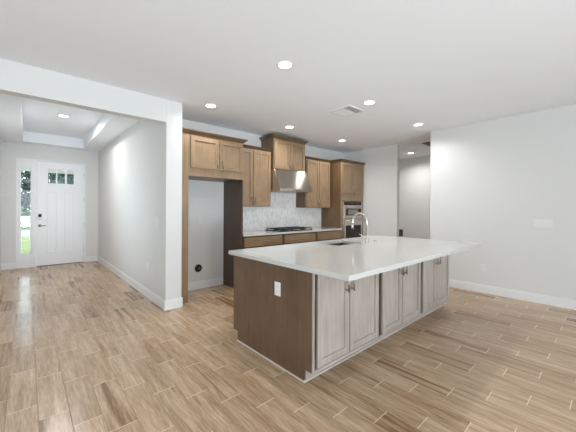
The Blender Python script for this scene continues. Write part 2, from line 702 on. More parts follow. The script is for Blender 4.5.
def board(mb, x0, x1, y0, y1):
    mb.box(x0, x1, y0, y1, 0.0, BH - 0.02)
    dx, dy = (x1 - x0), (y1 - y0)
    if dx < dy:
        mb.box(x0 + 0.003, x1 - 0.003, y0, y1, BH - 0.02, BH, 0.0015)
    else:
        mb.box(x0, x1, y0 + 0.003, y1 - 0.003, BH - 0.02, BH, 0.0015)
    return mb


struct('baseboard_entry_right', board(MB(), HX - BT, HX, HY, FY - BT), M_TRIM)
struct('baseboard_opening', board(MB(), HX - BT, JX + BT - 0.004, HY - BT, HY), M_TRIM)
struct('baseboard_front_right', board(MB(), DX1 + 0.037, HX, FY - BT, FY), M_TRIM)
struct('baseboard_front_left', board(MB(), HLX, -0.175, FY - BT, FY), M_TRIM)
struct('baseboard_right', board(MB(), RW - BT, RW, REAR_Y, 2.276), M_TRIM)
struct('baseboard_recess', board(MB(), 1.75, 2.63, KY - BT, KY), M_TRIM)
struct('baseboard_hall', board(MB(), HFX - BT, HFX, 0.9, 5.0), M_TRIM)
struct('baseboard_oven_side', board(MB(), PWX - BT, PWX, 3.218, 4.04), M_TRIM)

# ------------------------------------------------------------------ front door and sidelight
jamb = MB()
jamb.box(0.112, DX0 - 0.003, FY - 0.008, FY + 0.13, 0, DZ1 + 0.03, 0.002)
jamb.box(DX1 + 0.003, DX1 + 0.035, FY - 0.008, FY + 0.13, 0, DZ1 + 0.03, 0.002)
jamb.box(DX0 - 0.003, DX1 + 0.003, FY - 0.008, FY + 0.13, DZ1 + 0.004, DZ1 + 0.03, 0.002)
struct('trim_1', jamb, M_TRIM)
PY0, PY1 = FY + 0.006, FY + 0.05      # door slab
lites = [(0.381, 0.529), (0.552, 0.699), (0.736, 0.875)]
LZ0, LZ1 = 1.935, 2.272
d = MB()
xs = [DX0, lites[0][0], lites[0][1], lites[1][0], lites[1][1], lites[2][0], lites[2][1], DX1]
d.box(DX0, DX1, PY0, PY1, 0.012, LZ0)
d.box(DX0, DX1, PY0, PY1, LZ1, DZ1)
for a, b in ((xs[0], xs[1]), (xs[2], xs[3]), (xs[4], xs[5]), (xs[6], xs[7])):
    d.box(a, b, PY0, PY1, LZ0, LZ1)
door = struct('door_1', d, M_DOORW, 'white craftsman front door with three small panes along its top', 'door')
for a, b in ((0.365, 0.555), (0.69, 0.888)):
    q = MB()
    z0, z1, w = 0.295, 1.75, 0.022
    q.box(a, a + w, PY0 - 0.014, PY0 + 0.001, z0, z1, 0.003)
    q.box(b - w, b, PY0 - 0.014, PY0 + 0.001, z0, z1, 0.003)
    q.box(a + w, b - w, PY0 - 0.014, PY0 + 0.001, z0, z0 + w, 0.003)
    q.box(a + w, b - w, PY0 - 0.014, PY0 + 0.001, z1 - w, z1, 0.003)
    q.build('door_panel', M_DOORW, door)
lf = MB()
for a, b in lites:
    lf.box(a - 0.012, a, PY0 - 0.01, PY0 + 0.002, LZ0 - 0.012, LZ1 + 0.012, 0.002)
    lf.box(b, b + 0.012, PY0 - 0.01, PY0 + 0.002, LZ0 - 0.012, LZ1 + 0.012, 0.002)
    lf.box(a, b, PY0 - 0.01, PY0 + 0.002, LZ0 - 0.012, LZ0, 0.002)
    lf.box(a, b, PY0 - 0.01, PY0 + 0.002, LZ1, LZ1 + 0.012, 0.002)
lf.build('lite_frame', M_TRIM, door)
for a, b in lites:
    MB().box(a - 0.003, b + 0.003, PY0 + 0.018, PY0 + 0.024, LZ0 - 0.003, LZ1 + 0.003).build('pane', M_GLASS, door)
kp = MB().box(0.205, 0.27, PY0 - 0.022, PY0, 1.07, 1.215, 0.005).build('keypad', M_PLATE, door)
MB().box(0.209, 0.266, PY0 - 0.026, PY0 - 0.02, 1.142, 1.210, 0.002).build('key_face', M_KEYS, kp)
hd = MB().lathe((0.236, PY0, 0.945), [(0.0, -0.014), (0.026, -0.014), (0.031, -0.006), (0.031, 0.0)], 24, 'Y')
hd.tube([(0.236, PY0, 0.945), (0.236, PY0 - 0.045, 0.945), (0.26, PY0 - 0.052, 0.945), (0.345, PY0 - 0.05, 0.945)], [0.011, 0.011, 0.010, 0.008])
hd.build('door_handle', M_PULL, door)
for z in (2.19, 1.57, 0.94, 0.34):
    MB().box(DX1 - 0.006, DX1 + 0.010, PY0 - 0.013, PY0 + 0.004, z - 0.05, z + 0.05, 0.003).build('hinge', M_NICKEL, door)
MB().box(DX0, DX1, FY - 0.004, FY + 0.11, 0.0, 0.011).build('threshold', M_BRONZE, door)

w = MB()
w.box(-0.172, SX0, FY - 0.006, FY + 0.09, 0, DZ1 + 0.03, 0.002)
w.box(SX1, 0.112, FY - 0.006, FY + 0.09, 0, DZ1 + 0.03, 0.002)
w.box(SX0, SX1, FY - 0.006, FY + 0.09, 0, SZ0, 0.002)
w.box(SX0, SX1, FY - 0.006, FY + 0.09, SZ1, DZ1 + 0.03, 0.002)
win = struct('window_1', w, M_TRIM, 'narrow tall sidelight window left of the front door', 'window')
MB().box(SX0 - 0.004, SX1 + 0.004, FY + 0.04, FY + 0.047, SZ0 - 0.004, SZ1 + 0.004).build('pane', M_GLASS, win)
st = MB()
for a, b in ((SX0, SX0 + 0.012), (SX1 - 0.012, SX1)):
    st.box(a, b, FY + 0.012, FY + 0.036, SZ0, SZ1, 0.002)
st.box(SX0 + 0.012, SX1 - 0.012, FY + 0.012, FY + 0.036, SZ0, SZ0 + 0.014, 0.002)
st.box(SX0 + 0.012, SX1 - 0.012, FY + 0.012, FY + 0.036, SZ1 - 0.014, SZ1, 0.002)
st.build('glazing_bead', M_TRIM, win)

# sliding glass door behind the camera
sd = MB()
for a in (-1.8, -0.3, 1.25, 2.74):
    sd.box(a, a + 0.06, REAR_Y - 0.10, REAR_Y - 0.03, 0, 2.45)
sd.box(-1.74, 2.74, REAR_Y - 0.10, REAR_Y - 0.03, 2.39, 2.45)
sd.box(-1.74, 2.74, REAR_Y - 0.10, REAR_Y - 0.03, 0.0, 0.06)
sdo = struct('window_2', sd, M_TRIM, 'wide sliding glass door in the rear wall', 'window')
MB().box(-1.74, 2.74, REAR_Y - 0.07, REAR_Y - 0.064, 0.06, 2.39).build('pane', M_GLASS, sdo)
w3 = MB()  # unseen window, added to fill the room from the left
w3.box(LEFT_X - 0.08, LEFT_X - 0.02, -1.2, -1.14, 0.6, 2.4)
w3.box(LEFT_X - 0.08, LEFT_X - 0.02, 1.94, 2.0, 0.6, 2.4)
w3.box(LEFT_X - 0.08, LEFT_X - 0.02, -1.14, 1.94, 0.6, 0.66)
w3.box(LEFT_X - 0.08, LEFT_X - 0.02, -1.14, 1.94, 2.34, 2.4)
w3o = struct('fill_window_3', w3, M_TRIM, 'added window in the left wall for side fill light', 'window')
MB().box(LEFT_X - 0.055, LEFT_X - 0.049, -1.14, 1.94, 0.66, 2.34).build('pane', M_GLASS, w3o)

w4 = MB()  # unseen window, added to brighten the entry hall
for a in (5.0, 5.67, 6.34):
    w4.box(HLX - 0.12, HLX - 0.05, a, a + 0.06, 0.9, 2.1)
for a in (0.9, 2.04):
    w4.box(HLX - 0.12, HLX - 0.05, 5.06, 6.34, a, a + 0.06)
w4o = struct('fill_window_4', w4, M_TRIM, 'added window for fill light in the left wall of the entry hall', 'window')
MB().box(HLX - 0.09, HLX - 0.084, 5.06, 6.34, 0.96, 2.04).build('pane', M_GLASS, w4o)


# ------------------------------------------------------------------ cabinets
def pull(parent, x, y, z, horizontal=False, ln=0.13, r=0.007):
    """bar pull on a face that looks towards -Y"""
    b = MB()
    h = ln / 2
    if horizontal:
        b.tube([(x - h, y - 0.03, z), (x + h, y - 0.03, z)], r)
        for s in (-1, 1):
            b.tube([(x + s * h * 0.75, y + 0.001, z), (x + s * h * 0.75, y - 0.03, z)], r * 0.85)
    else:
        b.tube([(x, y - 0.03, z - h), (x, y - 0.03, z + h)], r)
        for s in (-1, 1):
            b.tube([(x, y + 0.001, z + s * h * 0.75), (x, y - 0.03, z + s * h * 0.75)], r * 0.85)
    return b.build('handle', M_PULL, parent)


def shaker(parent, name, x0, x1, z0, z1, yf, m, th=0.02, fr=0.058, hx=None, hz=None, horizontal=False, grain=None):
    """frame and recessed panel front; yf = the face of the front"""
    b = MB()
    e = 0.0018
    b.box(x0, x0 + fr, yf, yf + th, z0, z1, e)
    b.box(x1 - fr, x1, yf, yf + th, z0, z1, e)
    b.box(x0 + fr, x1 - fr, yf, yf + th, z0, z0 + fr, e)
    b.box(x0 + fr, x1 - fr, yf, yf + th, z1 - fr, z1, e)
    o = b.build(name, m, parent)
    MB().box(x0 + fr - 0.004, x1 - fr + 0.004, yf + 0.013, yf + th - 0.002, z0 + fr - 0.004, z1 - fr + 0.004).build('panel', m, o)
    if hx is not None:
        pull(o, hx, yf, hz, horizontal)
    return o


def slab(parent, name, x0, x1, z0, z1, yf, m, hx=None, hz=None):
    o = MB().box(x0, x1, yf, yf + 0.02, z0, z1, 0.003).build(name, m, parent)
    if hx is not None:
        pull(o, hx, yf, hz, True)
    return o


def crown(parent, x0, x1, yf, yb, z0, z1, l=0.05, r=0.05, f=0.05, m=None):
    h = z1 - z0
    prof = [(0.0, 0.10), (0.12, 0.14), (0.30, 0.35), (0.62, 0.72), (0.78, 0.95), (1.0, 1.0)]
    lv = [(x0 - l * o, x1 + r * o, yf - f * o, yb, z0 + h * t) for t, o in prof]
    return MB().loft_rects(lv).build('crown_moulding', m or M_CROWN, parent)


def wall_cabinet(label, x0, x1, yf, yb, z0, z1, doors, crown_z, cl, cr, hz):
    """doors: list of (x0,x1,handle_x); yf is the door face"""
    t = thing('wall_cabinet', label, 'cabinet', ((x0 + x1) / 2, (yf + yb) / 2, z0))
    fy = yf + 0.021
    cb = MB()
    cb.box(x0, x1, fy + 0.02, yb, z0, z1)
    cb.build('carcass', M_WOODIN, t)
    ff = MB()
    ff.box(x0, x1, fy, fy + 0.02, z0, z1, 0.001)
    ff.build('face_frame', M_WOOD, t)
    for a, b, hx, dz0, dz1 in doors:
        shaker(t, 'door', a, b, dz0, dz1, yf, M_WOOD, th=0.021, hx=hx, hz=hz)
    crown(t, x0, x1, fy, yb, crown_z[0], crown_z[1], cl, cr)
    return t


# refrigerator recess
t = thing('refrigerator_side_panel', 'tall narrow wood panel between white wall end and refrigerator recess', 'panel', (1.68, 4.4, 0))
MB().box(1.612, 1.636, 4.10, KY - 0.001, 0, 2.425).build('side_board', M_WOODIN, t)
MB().box(1.612, 1.735, 4.078, 4.10, 0, 2.425, 0.001).build('front_stile', M_WOOD, t)
MB().loft_rects([(1.612, 1.735, 4.079 - 0.05 * o, KY - 0.001, 2.425 + 0.062 * k) for k, o in ((0.0, 0.10), (0.12, 0.14), (0.30, 0.35), (0.62, 0.72), (0.78, 0.95), (1.0, 1.0))]).build('crown_return', M_CROWN, t)
t = thing('refrigerator_side_panel', 'dark tall wood panel between refrigerator recess and counter', 'panel', (2.65, 4.4, 0))
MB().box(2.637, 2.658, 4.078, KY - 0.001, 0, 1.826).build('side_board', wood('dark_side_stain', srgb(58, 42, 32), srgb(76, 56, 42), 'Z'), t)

t = wall_cabinet('deep wood cabinet with two doors above the empty refrigerator recess', 1.737, 2.658, 4.058, KY - 0.001, 1.828, 2.425,
                 [(1.758, 2.205, 2.172, 1.948, 2.402), (2.228, 2.642, 2.262, 1.948, 2.402)], (2.425, 2.487), 0.0, 0.06, 2.035)
wall_cabinet('tall wood wall cabinet with two doors left of the range hood', 2.661, 3.466, 4.345, KY - 0.001, 1.398, 2.435,
             [(2.68, 3.042, 3.012, 1.412, 2.415), (3.056, 3.452, 3.086, 1.412, 2.415)], (2.435, 2.482), 0.0, 0.0, 1.505)
wall_cabinet('raised wood cabinet with two doors directly over the range hood', 3.468, 4.292, 4.258, KY - 0.001, 2.118, 2.690,
             [(3.480, 3.872, 3.842, 2.128, 2.665), (3.884, 4.280, 3.914, 2.128, 2.665)], (2.690, 2.752), 0.055, 0.055, 2.215)
wall_cabinet('tall wood wall cabinet with two doors between range hood and ovens', 4.415, 5.205, 4.345, KY - 0.001, 1.385, 2.425,
             [(4.435, 4.812, 4.782, 1.400, 2.405), (4.826, 5.185, 4.856, 1.400, 2.405)], (2.425, 2.470), 0.04, 0.0, 1.495)

# oven tower
t = thing('oven_cabinet', 'full height wood oven tower cabinet at the end of the kitchen run', 'cabinet', (5.68, 4.4, 0))
OX0, OX1, OYF = 5.250, 6.108, 4.078
b = MB()
b.box(OX0, OX0 + 0.02, OYF + 0.02, KY - 0.001, 0, 2.43)
b.box(OX1 - 0.02, OX1, OYF + 0.02, KY - 0.001, 0, 2.43)
b.box(OX0 + 0.02, OX1 - 0.02, KY - 0.02, KY - 0.001, 0.0, 2.43)
b.box(OX0 + 0.02, OX1 - 0.02, OYF + 0.02, KY - 0.02, 2.41, 2.43)
b.box(OX0 + 0.02, OX1 - 0.02, OYF + 0.02, KY - 0.02, 1.56, 1.58)
b.box(OX0 + 0.02, OX1 - 0.02, OYF + 0.02, KY - 0.02, 0.40, 0.42)
b.build('carcass', M_WOODIN, t)
b = MB()
b.box(OX0, OX0 + 0.05, OYF, OYF + 0.02, 0.1, 2.43, 0.001)
b.box(OX1 - 0.05, OX1, OYF, OYF + 0.02, 0.1, 2.43, 0.001)
b.box(OX0 + 0.05, OX1 - 0.05, OYF, OYF + 0.02, 1.55, 2.43, 0.001)
b.box(OX0 + 0.05, OX1 - 0.05, OYF, OYF + 0.02, 0.1, 0.44, 0.001)
b.build('face_frame', M_WOOD, t)
MB().box(OX0 + 0.02, OX1 - 0.02, OYF + 0.08, OYF + 0.10, 0, 0.1).build('toe_kick', M_WOODIN, t)
shaker(t, 'door', 5.268, 5.672, 1.722, 2.405, OYF - 0.02, M_WOOD, hx=5.642, hz=1.82)
shaker(t, 'door', 5.686, 6.088, 1.722, 2.405, OYF - 0.02, M_WOOD, hx=5.716, hz=1.82)
slab(t, 'drawer', 5.268, 6.088, 0.13, 0.41, OYF - 0.02, M_WOODX, 5.678, 0.33)
crown(t, OX0, OX1, OYF, KY - 0.001, 2.43, 2.478, 0.045, 0.018)

# combination wall oven
t = thing('wall_oven', 'stainless combination microwave and wall oven built into the tower', 'oven', (5.68, 4.1, 0.45))
AX0, AX1 = 5.302, 6.052
OF = OYF - 0.012
b = MB()
b.box(AX0 + 0.02, AX1 - 0.02, OYF + 0.022, KY - 0.06, 0.45, 1.54)
b.build('oven_body', M_DARK, t)
b = MB()
b.box(AX0, AX0 + 0.035, OF, OYF - 0.001, 0.45, 1.532, 0.002)
b.box(AX1 - 0.035, AX1, OF, OYF - 0.001, 0.45, 1.532, 0.002)
b.box(AX0 + 0.035, AX1 - 0.035, OF, OYF - 0.001, 1.522, 1.532, 0.002)
b.box(AX0 + 0.035, AX1 - 0.035, OF, OYF - 0.001, 0.45, 0.49, 0.002)
b.box(AX0 + 0.035, AX1 - 0.035, OF, OYF - 0.001, 1.137, 1.149, 0.002)
b.build('trim_frame', M_STEEL, t)
cp = MB().box(AX0 + 0.04, AX1 - 0.04, OF - 0.004, OYF - 0.001, 1.447, 1.523, 0.002).build('control_panel', M_BLACK, t)
for k, xx in enumerate((5.46, 5.60, 5.83)):
    MB().box(xx, xx + (0.05 if k != 1 else 0.11), OF - 0.0055, OF - 0.003, 1.476, 1.497).build('display', M_BRONZE, cp)
md = MB()
y0, y1 = OF - 0.022, OYF - 0.001
md.box(AX0 + 0.037, AX1 - 0.037, y0, y1, 1.372, 1.449, 0.003)
md.box(AX0 + 0.037, AX0 + 0.075, y0, y1, 1.213, 1.372, 0.002)
md.box(AX1 - 0.075, AX1 - 0.037, y0, y1, 1.213, 1.372, 0.002)
md.box(AX0 + 0.037, AX1 - 0.037, y0, y1, 1.151, 1.213, 0.003)
md = md.build('microwave_door', M_STEEL, t)
MB().box(AX0 + 0.075, AX1 - 0.075, y0 + 0.003, y1, 1.213, 1.372).build('window', M_WIN, md)
MB().box(AX0 + 0.16, AX1 - 0.20, y0 + 0.002, y0 + 0.004, 1.235, 1.35).build('window_screen', plain('microwave_mesh', (0.22, 0.19, 0.16, 1), 0.25), md)
MB().tube([(AX0 + 0.05, y0 - 0.045, 1.412), (AX1 - 0.05, y0 - 0.045, 1.412)], 0.011).tube([(AX0 + 0.10, y0 + 0.004, 1.412), (AX0 + 0.10, y0 - 0.045, 1.412)], 0.008).tube([(AX1 - 0.10, y0 + 0.004, 1.412), (AX1 - 0.10, y0 - 0.045, 1.412)], 0.008).build('handle', M_NICKEL, md)
od = MB()
od.box(AX0 + 0.037, AX1 - 0.037, y0, y1, 0.985, 1.135, 0.003)
od.box(AX0 + 0.037, AX0 + 0.075, y0, y1, 0.56, 0.985, 0.002)
od.box(AX1 - 0.075, AX1 - 0.037, y0, y1, 0.56, 0.985, 0.002)
od.box(AX0 + 0.037, AX1 - 0.037, y0, y1, 0.492, 0.56, 0.003)
od = od.build('oven_door', M_STEEL, t)
MB().box(AX0 + 0.075, AX1 - 0.075, y0 + 0.003, y1, 0.56, 0.985).build('window', M_WIN, od)
MB().tube([(AX0 + 0.0, y0 - 0.05, 1.10), (AX1 - 0.0, y0 - 0.05, 1.10)], 0.012).tube([(AX0 + 0.10, y0 + 0.004, 1.10), (AX0 + 0.10, y0 - 0.05, 1.10)], 0.008).tube([(AX1 - 0.10, y0 + 0.004, 1.10), (AX1 - 0.10, y0 - 0.05, 1.10)], 0.008).build('handle', M_NICKEL, od)

# base cabinets under the kitchen counter
KT, KB = 0.928, 0.893


def base_cabinet(label, x0, x1, hx_drawer):
    t = thing('base_cabinet', label, 'cabinet', ((x0 + x1) / 2, 4.4, 0))
    yf = 4.085
    MB().box(x0, x1, yf + 0.02, KY - 0.001, 0.10, KB - 0.001).build('carcass', M_WOODIN, t)
    MB().box(x0, x1, yf, yf + 0.02, 0.10, KB - 0.001, 0.001).build('face_frame', M_GAP_SHADE, t)
    MB().box(x0, x1, yf + 0.075, yf + 0.095, 0, 0.10).build('toe_kick', M_WOODIN, t)
    slab(t, 'drawer', x0 + 0.026, x1 - 0.026, 0.712, 0.872, yf - 0.02, M_WOODX, hx_drawer, 0.797)
    mid = (x0 + x1) / 2
    shaker(t, 'door', x0 + 0.026, mid - 0.006, 0.115, 0.695, yf - 0.02, M_WOOD, hx=mid - 0.035, hz=0.60)
    shaker(t, 'door', mid + 0.006, x1 - 0.026, 0.115, 0.695, yf - 0.02, M_WOOD, hx=mid + 0.035, hz=0.60)


base_cabinet('wood base cabinet with drawer handle left of the cooktop', 2.661, 3.538, 3.13)
base_cabinet('wood base cabinet with wide front directly under the cooktop', 3.539, 4.428, None)
base_cabinet('wood base cabinet with drawer between cooktop and oven tower', 4.429, 5.248, None)
o = MB().box(2.661, 5.248, 4.045, KY - 0.012, KB, KT, 0.003).build('worktop', M_QUARTZ)
tag(o, 'white quartz worktop along the kitchen wall under the hood', 'worktop')
o = MB().box(2.661, 5.248, KY - 0.011, KY - 0.0005, KT - 0.03, 1.384).box(3.470, 4.414, KY - 0.011, KY - 0.0005, 1.384, 2.10).build('backsplash', M_SPLASH)
tag(o, 'white and grey mosaic tile backsplash between worktop and wall cabinets', 'backsplash')

# ------------------------------------------------------------------ range hood
t = thing('range_hood', 'slanted stainless steel range hood over the cooktop', 'range hood', (3.89, 4.4, 1.69))
RX0, RX1 = 3.472, 4.312
MB().prism([(4.655, 2.112), (4.262, 2.112), (4.092, 1.738), (4.092, 1.735), (4.655, 1.735)], 'X', RX0, RX1, 0.002).build('canopy', M_BRUSHED, t)
lp = MB().box(RX0, RX1, 4.088, 4.105, 1.694, 1.735, 0.002).box(RX0, RX1, 4.105, 4.655, 1.694, 1.735, 0.001)
lp.build('lip', M_STEEL, t)
for a, b in ((RX0 + 0.05, 3.885), (3.899, RX1 - 0.05)):
    f = MB()
    n = 12
    for k in range(n):
        xa = a + (b - a) * k / n
        f.box(xa + 0.003, a + (b - a) * (k + 1) / n - 0.003, 4.20, 4.60, 1.686, 1.695)
    f.build('baffle_filter', M_STEEL, t)
for k in range(4):
    MB().lathe((3.80 + k * 0.05, 4.089, 1.714), [(0.0, -0.006), (0.009, -0.005), (0.009, 0.0)], 14, 'Y').build('button', M_DARK, t)

# ------------------------------------------------------------------ gas cooktop
t = thing('gas_cooktop', 'black gas cooktop with iron grates on the kitchen worktop', 'cooktop', (3.89, 4.38, KT))
GX0, GX1, GY0, GY1 = 3.52, 4.38, 4.12, 4.60
MB().box(GX0, GX1, GY0, GY1, KT, KT + 0.010, 0.004).build('cooktop_plate', M_BLACK, t)
gz = KT + 0.010
burners = [(3.69, 4.24), (3.69, 4.48), (3.95, 4.40), (4.22, 4.24), (4.22, 4.48)]
for bx, by in burners:
    bb = MB().lathe((bx, by, gz), [(0.052, 0), (0.052, 0.008), (0.038, 0.012), (0.038, 0.018), (0.0, 0.020)], 24).build('burner', M_IRON, t)
for gx0, gx1 in ((3.54, 3.815), (3.820, 4.080), (4.085, 4.36)):
    gr = MB()
    z0, z1 = gz + 0.026, gz + 0.040
    for yy in (GY0 + 0.02, GY0 + 0.15, (GY0 + GY1) / 2, GY1 - 0.15, GY1 - 0.02):
        gr.box(gx0, gx1, yy - 0.006, yy + 0.006, z0, z1, 0.002)
    for xx in (gx0 + 0.006, (gx0 + gx1) / 2, gx1 - 0.006):
        gr.box(xx - 0.006, xx + 0.006, GY0 + 0.02, GY1 - 0.02, z0, z1, 0.002)
    for xx in (gx0 + 0.008, gx1 - 0.008):
        for yy in (GY0 + 0.022, GY1 - 0.022):
            gr.box(xx - 0.007, xx + 0.007, yy - 0.007, yy + 0.007, gz, z0 + 0.002)
    gr.build('grate', M_IRON, t)
for k in range(5):
    MB().lathe((3.81 + k * 0.062, 4.165, gz), [(0.020, 0), (0.019, 0.016), (0.016, 0.022), (0.0, 0.022)], 20).build('knob', M_STEEL, t)

# ------------------------------------------------------------------ island
IX0, IX1 = 1.621, 4.352
IYF = 1.532           # face frame plane
ITOP, IBOT = 0.914, 0.876
TOE = 1.614
IYB = 2.655
t = thing('island_end_panel', 'plain dark brown end panel of the kitchen island with an outlet', 'panel', (IX0, 2.1, 0))
prof = [(TOE, 0.0), (2.575, 0.0), (2.575, 0.10), (IYB, 0.10), (IYB, IBOT - 0.001), (IYF, IBOT - 0.001), (IYF, 0.10), (TOE, 0.10)]
MB().prism(prof, 'X', IX0, IX0 + 0.02).build('end_board', M_ISLEND, t)
MB().box(IX0, IX0 + 0.012, IYF - 0.019, IYF - 0.0005, 0.10, IBOT - 0.001, 0.001).build('front_edge', M_ISL_GLARE, t)
t = thing('island_back_panel', 'flat wood back of the island facing the ovens', 'panel', (3.0, 2.6, 0))
MB().box(IX0 + 0.021, IX1, IYB - 0.02, IYB, 0.10, IBOT - 0.001).build('back_board', M_ISLEND, t)
MB().box(IX0 + 0.021, IX1, 2.555, 2.575, 0.0, 0.10).build('toe_kick', M_ISLEND, t)

cabs = [(IX0 + 0.0205, 2.548, (1.668, 2.066, 2.016), (2.078, 2.535, 2.092), 'island cabinet with two doors nearest the corner of the end panel'),
        (2.549, 3.460, (2.606, 3.000, 2.970), (3.014, 3.448, 3.046), 'middle cabinet of the island front with two shaker doors'),
        (3.461, IX1, (3.516, 3.905, 3.875), (3.919, 4.342, 3.951), 'island cabinet with two doors farthest from the camera')]
for x0, x1, d1, d2, lab in cabs:
    t = thing('island_cabinet', lab, 'cabinet', ((x0 + x1) / 2, 1.8, 0))
    b = MB()
    b.box(x0, x0 + 0.018, IYF + 0.02, 2.12, 0.10, IBOT - 0.001)
    b.box(x1 - 0.018, x1, IYF + 0.02, 2.12, 0.10, IBOT - 0.001)
    b.box(x0 + 0.018, x1 - 0.018, IYF + 0.02, 2.12, 0.10, 0.118)
    b.box(x0 + 0.018, x1 - 0.018, 2.10, 2.12, 0.118, IBOT - 0.001)
    b.build('carcass', M_ISLEND, t)
    MB().box(x0, x1, IYF + 0.006, IYF + 0.02, 0.10, IBOT - 0.001, 0.0008).build('face_frame', M_GAP_SHADE, t)
    MB().box(x0, x1, IYF - 0.018, IYF + 0.006, 0.10, 0.122, 0.001).build('bottom_rail', M_ISL_GLARE, t)
    MB().box(x0, x1, IYF - 0.018, IYF + 0.006, 0.852, IBOT - 0.001, 0.001).build('top_rail', M_ISL_GLARE, t)
    MB().box(x0, x1, TOE, TOE + 0.016, 0, 0.10).build('toe_kick', M_ISL_GLARE, t)
    for a, bb, hx in (d1, d2):
        shaker(t, 'door', a, bb, 0.128, 0.848, IYF - 0.021, M_ISL_GLARE, th=0.024, hx=hx, hz=0.722)

# worktop with an opening for the sink
KX0, KX1, KYA, KYB = 2.80, 3.36, 2.215, 2.60
WX0, WX1, WY0, WY1 = 1.580, 4.452, 1.161, 2.697


def slab_with_hole(xs, ys, z0, z1):
    b = bmesh.new()
    V = {}
    for zi, z in enumerate((z0, z1)):
        for i, x in enumerate(xs):
            for j, y in enumerate(ys):
                V[i, j, zi] = b.verts.new((x, y, z))
    for i in range(3):
        for j in range(3):
            if i == 1 and j == 1:
                continue
            b.faces.new([V[i, j, 1], V[i + 1, j, 1], V[i + 1, j + 1, 1], V[i, j + 1, 1]])
            b.faces.new([V[i, j, 0], V[i, j + 1, 0], V[i + 1, j + 1, 0], V[i + 1, j, 0]])
    for i in range(3):
        for j in (0, 3):
            b.faces.new([V[i, j, 0], V[i + 1, j, 0], V[i + 1, j, 1], V[i, j, 1]])
            b.faces.new([V[j, i, 0], V[j, i + 1, 0], V[j, i + 1, 1], V[j, i, 1]])
    for j in (1, 2):
        b.faces.new([V[1, j, 0], V[2, j, 0], V[2, j, 1], V[1, j, 1]])
        b.faces.new([V[j, 1, 0], V[j, 2, 0], V[j, 2, 1], V[j, 1, 1]])
    bmesh.ops.recalc_face_normals(b, faces=list(b.faces))
    es = [e for e in b.edges if len(e.link_faces) == 2 and e.calc_face_angle(0) > 0.5]
    bmesh.ops.bevel(b, geom=es, offset=0.003, segments=2, affect='EDGES', profile=0.5)
    m = MB()
    m._merge(b)
    return m


o = slab_with_hole([WX0, KX0, KX1, WX1], [WY0, KYA, KYB, WY1], IBOT, ITOP).build('worktop', M_QUARTZ)
tag(o, 'long white quartz island worktop with an inset sink', 'worktop')

t = thing('kitchen_sink', 'stainless steel undermount sink in the island worktop', 'sink', (3.08, 2.4, 0.68))
sk = bmesh.new()
ou = [(KX0 - 0.012, KYA - 0.012), (KX1 + 0.012, KYA - 0.012), (KX1 + 0.012, KYB + 0.012), (KX0 - 0.012, KYB + 0.012)]
inn = [(KX0 + 0.006, KYA + 0.006), (KX1 - 0.006, KYA + 0.006), (KX1 - 0.006, KYB - 0.006), (KX0 + 0.006, KYB - 0.006)]
zt, zb = IBOT - 0.001, 0.66
v = [[sk.verts.new((x, y, z)) for x, y in P] for P, z in ((ou, zt), (inn, zt), ([(x + (0.012 if i in (0, 3) else -0.012), y + (0.012 if i in (0, 1) else -0.012)) for i, (x, y) in enumerate(inn)], zb))]
for r0, r1 in zip(v, v[1:]):
    for k in range(4):
        sk.faces.new((r0[k], r0[(k + 1) % 4], r1[(k + 1) % 4], r1[k]))
sk.faces.new(v[2])
bmesh.ops.recalc_face_normals(sk, faces=list(sk.faces))
bmesh.ops.solidify(sk, geom=list(sk.faces), thickness=0.0015)
q = MB()
q._merge(sk)
q.build('basin', plain('sink_steel_shaded', (0.085, 0.072, 0.055, 1), 0.45, metal=0.0), t)  # shade inside the bowl is painted into its dark colour
MB().lathe((3.08, 2.41, zb + 0.002), [(0.045, 0), (0.045, 0.004), (0.03, 0.005), (0.0, 0.002)], 24).build('drain', M_NICKEL, t)

# gooseneck tap
t = thing('kitchen_faucet', 'brushed nickel gooseneck faucet standing beside the island sink', 'faucet', (3.365, 2.185, ITOP))
fx, fy, fz = 3.365, 2.185, ITOP
R = 0.108
path = [(fx, fy, fz + 0.05), (fx, fy, fz + 0.265)]
for k in range(1, 15):
    a = PI - PI * k / 14 * 1.06
    path.append((fx - 0.02 * k / 14, fy + R + R * math.cos(a), fz + 0.275 + R * math.sin(a)))
e = path[-1]
path.append((fx - 0.02, e[1] + 0.004, e[2] - 0.03))
MB().tube(path, 0.0145, 16).build('spout', M_NICKEL, t)
MB().tube([(fx - 0.02, e[1] + 0.003, e[2] - 0.02), (fx - 0.02, e[1] + 0.008, e[2] - 0.085)], [0.0155, 0.019], 16).build('spray_head', M_NICKEL, t)
MB().lathe((fx, fy, fz), [(0.028, 0), (0.028, 0.006), (0.022, 0.012), (0.019, 0.02), (0.018, 0.09), (0.0135, 0.10)], 24).build('base', M_NICKEL, t)
MB().tube([(fx, fy, fz + 0.06), (fx - 0.03, fy + 0.03, fz + 0.07), (fx - 0.075, fy + 0.07, fz + 0.115)], [0.009, 0.008, 0.006], 12).build('lever', M_NICKEL, t)
o = MB().lathe((3.56, 2.185, ITOP), [(0.022, 0), (0.022, 0.005), (0.014, 0.008), (0.014, 0.014), (0.0, 0.016)], 24).build('sink_button', M_NICKEL)
tag(o, 'small round metal button on the island worktop right of the faucet', 'button')

# shoe moulding round the island foot
sm = MB()
sm.box(IX0 - 0.010, IX0 - 0.001, TOE - 0.013, 2.575, 0, 0.013, 0.003)
sm.box(IX0 - 0.001, IX1, TOE - 0.013, TOE - 0.001, 0, 0.016, 0.004)
struct('trim_2', sm, M_SHOE, 'thin pale shoe moulding round the foot of the island', 'moulding')


